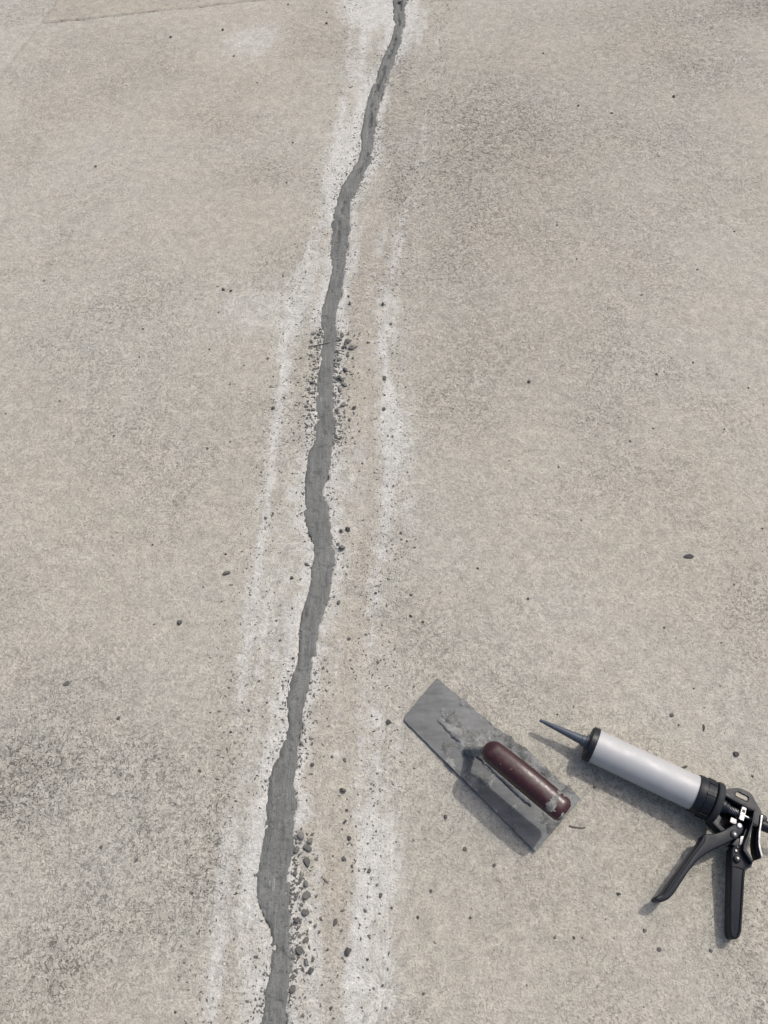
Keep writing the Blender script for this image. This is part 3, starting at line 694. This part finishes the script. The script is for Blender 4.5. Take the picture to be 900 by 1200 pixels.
for px, py, r, lb, ct, sxy, rt in one: stone(px, py, r, lb, ct, None, ct == 'mortar crumb', {'stone chip': 'stone_chip', 'mortar crumb': 'mortar_crumb'}.get(ct, 'pebble'), sxy, rt)
# pixel lists: (origin x, origin y, zoom, [(x, y, r)...])
low = (280, 900, 4, [(312, 540, 18), (293, 318, 22), (320, 375, 24), (320, 438, 27), (330, 343, 15), (315, 598, 22), (292, 512, 14), (270, 382, 18), (315, 675, 20), (272, 715, 20), (293, 640, 10), (312, 806, 16), (280, 857, 26), (255, 885, 15), (318, 907, 18), (338, 952, 20), (252, 1035, 21), (265, 495, 13), (285, 350, 10), (270, 600, 12), (265, 322, 12), (350, 570, 6), (275, 545, 8)])
midc = (300, 340, 4, [(420, 374, 15), (432, 237, 17), (447, 270, 17), (412, 265, 14), (394, 417, 18), (413, 442, 16), (393, 466, 14), (408, 538, 15), (440, 608, 11), (430, 302, 12), (387, 325, 11), (268, 200, 12), (292, 205, 11), (260, 240, 11), (262, 260, 9), (300, 182, 9), (262, 434, 14), (247, 462, 12), (235, 545, 12), (268, 560, 11), (250, 582, 10), (382, 285, 10), (380, 560, 11), (455, 315, 8), (405, 212, 10), (387, 345, 9), (395, 232, 10), (418, 250, 11), (372, 410, 9), (278, 222, 9), (250, 320, 7), (270, 345, 7), (262, 480, 9), (245, 520, 8), (385, 520, 9), (395, 590, 8), (240, 600, 8)])
bend = (300, 600, 4, [(400, 88, 13), (432, 80, 16), (383, 148, 10)])
small_l = (300, 600, 4, [(237, 243, 12), (168, 308, 11), (208, 312, 8), (112, 602, 7), (174, 684, 10), (45, 25, 8), (113, 437, 6), (170, 450, 7)])
small_l2 = (300, 340, 4, [(78, 553, 8), (45, 1066, 9), (52, 318, 5), (80, 402, 5), (25, 850, 6)])
small_l3 = (0, 600, 2, [(583, 465, 4), (540, 515, 4)])
small_r = (300, 600, 4, [(387, 420, 12), (437, 592, 10), (571, 703, 9), (264, 1183, 12), (356, 1147, 9), (416, 1160, 13), (253, 945, 6), (210, 1083, 12), (315, 728, 8), (258, 800, 9), (625, 608, 6), (560, 378, 8), (365, 395, 7), (655, 195, 5), (683, 126, 7)])
small_r2 = (300, 340, 4, [(598, 555, 11), (459, 551, 12), (452, 690, 7), (435, 25, 10), (440, 60, 11), (595, 65, 11), (632, 155, 9), (618, 680, 6), (378, 690, 8), (500, 810, 7), (525, 243, 7), (535, 935, 6), (400, 660, 5), (463, 718, 6), (605, 490, 6)])
small_r3 = (280, 900, 4, [(507, 145, 6), (506, 197, 9), (500, 250, 12), (515, 327, 13), (512, 355, 7), (495, 425, 13)])
small_r4 = (280, 900, 4, [(610, 480, 14), (664, 596, 12), (716, 655, 8), (377, 768, 10), (602, 896, 9), (673, 1022, 8), (614, 1042, 5), (698, 945, 7), (688, 1124, 8), (430, 1126, 12), (672, 102, 6)])
openL = [(0, 600, 2, [(357, 76, 4), (529, 97, 4), (475, 174, 3), (360, 262, 3), (277, 482, 6), (492, 470, 3)]), (0, 900, 2, [(236, 184, 5), (319, 216, 6), (434, 174, 3), (450, 292, 5), (424, 417, 4), (410, 572, 4), (468, 6, 5), (602, 443, 4)]),
         (0, 300, 2, [(523, 78, 5), (541, 81, 4), (509, 70, 3), (512, 131, 3), (103, 57, 3), (335, 170, 3), (326, 235, 3), (491, 217, 3), (571, 255, 3), (640, 357, 5), (628, 239, 4), (138, 338, 3), (12, 368, 3), (266, 421, 4), (486, 450, 4), (539, 434, 3)]),
         (0, 0, 2, [(400, 86, 4), (522, 69, 4), (548, 130, 3), (224, 389, 4), (672, 426, 4), (765, 54, 4), (808, 15, 3), (765, 28, 3), (603, 193, 3), (686, 333, 3), (675, 10, 3)])]
openR = [(450, 900, 2, [(144, 114, 6), (189, 189, 6), (110, 288, 5), (259, 227, 5), (550, 294, 6), (613, 381, 5), (645, 425, 6), (768, 428, 5), (203, 350, 4), (80, 350, 5), (401, 398, 4), (447, 398, 4), (92, 530, 4), (610, 560, 3), (494, 45, 5), (335, 510, 3), (520, 355, 3)]),
         (450, 560, 2, [(463, 98, 4), (338, 282, 4), (63, 273, 5), (63, 322, 5), (92, 336, 4), (658, 350, 4), (676, 555, 6), (727, 492, 4), (888, 117, 3), (407, 553, 3), (220, 211, 4), (40, 128, 4), (72, 162, 4), (22, 18, 4), (54, 147, 3), (791, 386, 3), (821, 250, 3)]),
         (450, 300, 2, [(340, 294, 5), (604, 90, 4), (735, 30, 3), (632, 402, 4), (725, 248, 4), (410, 494, 3), (452, 5, 3), (855, 308, 3), (798, 405, 3), (578, 432, 3), (640, 276, 4), (657, 270, 3)]),
         (450, 0, 2, [(680, 226, 4), (534, 264, 4), (455, 247, 3), (645, 364, 3), (374, 124, 3), (406, 527, 3), (822, 541, 3)]), (740, 840, 4.2875, [(612, 297, 8), (65, 1070, 9), (405, 1175, 8), (240, 40, 8)])]
def batch(ls, label, cat, group, crumb, name):
    for ox, oy, zm, lst in ls:
        for a, b, r in lst:
            px, py = ox + a / zm, oy + b / zm
            lb, gr = label(px, py, r / zm) if callable(label) else (label, group)
            stone(px, py, r / zm, lb, cat, gr, crumb, name)
def near_pt(px, py, pts, d): return any((P(px, py) - P(*q)).length < d for q in pts)
GUNPX = [(640, 845), (690, 870), (750, 900), (815, 930), (870, 960), (820, 1010), (860, 1060)]; TRPX = [(495, 820), (540, 870), (590, 920), (650, 965)]
def open_right(px, py, r):
    if near_pt(px, py, GUNPX, .11): return 'tiny dark pebble on bare concrete close around the caulking gun', 'pebbles close around the caulking gun'
    if near_pt(px, py, TRPX, .13): return 'tiny dark pebble on bare concrete close around the trowel blade', 'pebbles close around the trowel'
    if py > 960: return 'tiny dark pebble on bare concrete between trigger lever and dust band', 'pebbles between trigger lever and dust band'
    if px < 500: return 'tiny dark pebble fringing the dust band ahead of the trowel tip', 'pebbles fringing the dust band'
    if py > 560: return 'tiny dark pebble on bare concrete around the flat stone chip', 'pebbles around the flat stone chip'
    return 'tiny dark pebble on bare concrete far beyond the flat stone chip', 'pebbles far beyond the flat stone chip'
def open_left(px, py, r):
    if py < 60: return 'tiny dark pebble near the slab joint', 'pebbles near the slab joint'
    if py > 840: return 'tiny dark pebble on the roughened concrete around the dirty stain', 'pebbles around the dirty stain'
    if py > 590: return 'tiny dark pebble on concrete between the dirty stain and the oval pebble', 'pebbles between stain and oval pebble'
    if near_pt(px, py, [(262, 339)], .045): return 'tiny dark pebble in a huddle of three on pale concrete', 'huddle of three pebbles'
    return 'tiny dark pebble on plain concrete between slab joint and dust band', 'pebbles between slab joint and dust band'
def dust_right(px, py, r):
    if py < 400: return 'tiny dark pebble beside the filler, past the crossing stick', 'pebbles past the crossing stick'
    if py < 620: return 'tiny dark pebble on the dust band beside the dark mortar crumbs', 'pebbles beside the dark mortar crumbs'
    if py < 900: return 'tiny dark pebble on the dust between pale-topped lump and egg-shaped pebble', 'pebbles between lump and egg-shaped pebble'
    return 'tiny dark pebble on the dust around the tan patch', 'pebbles around the tan dust patch'
def low_crumb(px, py, r):
    sz = 'large' if r > 4.6 else 'small' if r < 3.2 else 'middling'
    return sz + ' grey mortar crumb strewn along the widest stretch of the filler', sz + ' mortar crumbs along the widest stretch of filler'
def mid_crumb(px, py, r):
    side = 'on the trowel side' if px > 383 else 'on the side away from the trowel'
    pl_ = 'beside the stick' if py < 422 else 'past the stick, towards the fold in the filler'
    return 'dark mortar crumb ' + pl_ + ', ' + ('trowel side' if px > 383 else 'side away from trowel'), 'dark mortar crumbs ' + pl_ + ' ' + side
batch([low], low_crumb, 'mortar crumb', 'mortar crumbs along the widest stretch of filler', True, 'mortar_crumb')
batch([midc], mid_crumb, 'mortar crumb', 'mortar crumbs around the crossing stick', True, 'mortar_crumb')
batch([bend], 'dark pebble in the little huddle beside the pale-topped mortar lump', 'pebble', 'pebbles by the pale-topped lump', False, 'pebble')
batch([small_r3], 'small pebble in the short line leading down from the egg-shaped pebble', 'pebble', 'line of pebbles on the dust', False, 'pebble')
batch([small_l, small_l2, small_l3], 'tiny dark pebble on the dust band beside the filler, away from the trowel', 'pebble', 'pebbles on the dust band away from the trowel', False, 'pebble')
batch([small_r, small_r2, small_r4], dust_right, 'pebble', 'pebbles on the dust band towards the trowel', False, 'pebble')
batch(openL, open_left, 'pebble', 'pebbles on the concrete away from the tools', False, 'pebble')
batch(openR, open_right, 'pebble', 'pebbles on the concrete with the tools', False, 'pebble')
def twig(pix, r, label):
    pts = []
    for a, b in pix:
        p = P(a, b); onf = xl(p.y) - .004 < p.x < xr(p.y) + .004
        p.z = gz(p.x, p.y, ZS) + r * .9 + (.001 if onf else 0); pts.append(p)
    org = Vector((pts[0].x, pts[0].y, 0)); bm = bmesh.new(); add_tube(bm, pts, r, 8, [r * (1 - .12 * i) for i in range(len(pts))])
    o = from_bm('twig', bm, M['wood'], None, org, 60); o.location = org; tag(o, label, 'twig')
twig(zs(Z3, [(783, 675), (803, 680), (825, 683), (851, 683)]), .0013, 'short thin twig lying off the rear corner of the trowel')
twig([(362, 406), (372, 404), (380, 402.5), (387, 401)], .0014, 'thin dark stick lying across the filler amid crumbs')

# ------------------------------------------------------------------ grit too small to count
OCT = np.array([(1, 0, 0), (-1, 0, 0), (0, 1, 0), (0, -1, 0), (0, 0, 1), (0, 0, -1)], float)
OF = np.array([(0, 2, 4), (2, 1, 4), (1, 3, 4), (3, 0, 4), (2, 0, 5), (1, 2, 5), (3, 1, 5), (0, 3, 5)])
def grit(name, xs_, ys_, rad, mat, label, on=None):
    n = len(xs_); v = OCT[None] * rng.uniform(.6, 1.3, (n, 6, 1)) * rad[:, None, None]
    v = v + rng.normal(0, .16, (n, 6, 3)) * rad[:, None, None]
    a = rng.uniform(0, 6.28, n); ca_, sa_ = np.cos(a)[:, None], np.sin(a)[:, None]; el = rng.uniform(1.0, 1.7, (n, 1))
    vx, vy, vz = v[..., 0] * el, v[..., 1] * .8, v[..., 2] * .62
    i = np.clip(np.searchsorted(gx, xs_) - 1, 0, len(gx) - 2); j = np.clip(np.searchsorted(gy, ys_) - 1, 0, len(gy) - 2)
    zz = GZ[j, i] if on is None else np.where(on, ZS[j, i], GZ[j, i])
    W = np.stack([vx * ca_ - vy * sa_ + xs_[:, None], vx * sa_ + vy * ca_ + ys_[:, None], vz + (zz + rad * .25)[:, None]], -1)
    f = (OF[None] + (np.arange(n) * 6)[:, None, None]).reshape(-1, 3)
    o = link(name, mesh_np(name, W.reshape(-1, 3), f, False), mat); tag(o, label, 'grit', None, 'stuff'); return o
gxs, gys, grs = [], [], []
def add(xv, yv, rv): gxs.append(xv); gys.append(yv); grs.append(rv)
def lam(n, lo, hi, p=2.2): return lo + (hi - lo) * rng.random(n) ** p
# along the filler's edges, in clumps
n = 3800; yy = rng.uniform(-.4, 3.6, n * 3); yy = yy[rng.random(n * 3) < np.clip(fbm(yy * 9, yy * 0 + 77, 3) * 2.6 - .85, .06, 1)][:n]
off = rng.exponential(.013, len(yy)) + .001; sd_ = rng.random(len(yy)) < .42
add(np.where(sd_, xl(yy) - off, xr(yy) + off), yy, lam(len(yy), .0006, .0026))
# mid crumb cluster, both sides
yA, yB = P(380, 520).y, P(380, 385).y; n = 700; yy = rng.uniform(yA, yB, n); off = rng.exponential(np.where(rng.random(n) < .7, .012, .035), n); sd_ = rng.random(n) < .45
add(np.where(sd_, xl(yy) - off, xr(yy) + off), yy, lam(n, .0009, .0036))
yA, yB = P(340, 1150).y, P(340, 970).y; n = 260; yy = rng.uniform(yA, yB, n); add(xr(yy) + rng.exponential(np.where(rng.random(n) < .7, .011, .035), n), yy, lam(n, .001, .0034))
# on the dust ridges
for fn, n, s in ((LRIDGE, 2800, .026), (RRIDGE, 3400, .026)):
    yy = rng.uniform(-.4, 3.6, n); add(fn(yy) + rng.normal(0, s, n), yy, lam(n, .0007, .0023, 2.6))
# thin scatter over the slab
n = 6000; add(rng.uniform(-2, 2, n), rng.uniform(-.5, 3.6, n), lam(n, .0005, .0017, 3))
# crumbs along the seam in the far half of the filler
yy = rng.uniform(1.5, 3.3, 420); sx_ = xl(yy) + (xr(yy) - xl(yy)) * (np.interp(yy, ys, seam) + rng.normal(0, .05, 420))
gX, gY, gR = (np.concatenate(a) for a in (gxs, gys, grs))
on = (gX > xl(gY)) & (gX < xr(gY)); sel = ~on
grit('grit', gX[sel], gY[sel], gR[sel], M['grit'], 'fine dark grit sprinkled over the concrete and dust')
grit('filler_crumbs', sx_, yy, lam(420, .0010, .0026), M['grit'], 'dark crumbs along the seam of the filler', np.ones(420, bool))
n = 7000; yy = rng.uniform(-.4, 3.6, n); wv = rng.random(n); xx = LRIDGE(yy) * (1 - wv) + RRIDGE(yy) * wv + rng.normal(0, .03, n)
ok = ~((xx > xl(yy) - .001) & (xx < xr(yy) + .001))
grit('pale_grit', xx[ok], yy[ok], lam(n, .0005, .0018)[ok], M['pale'], 'pale cement grit in the dust band')
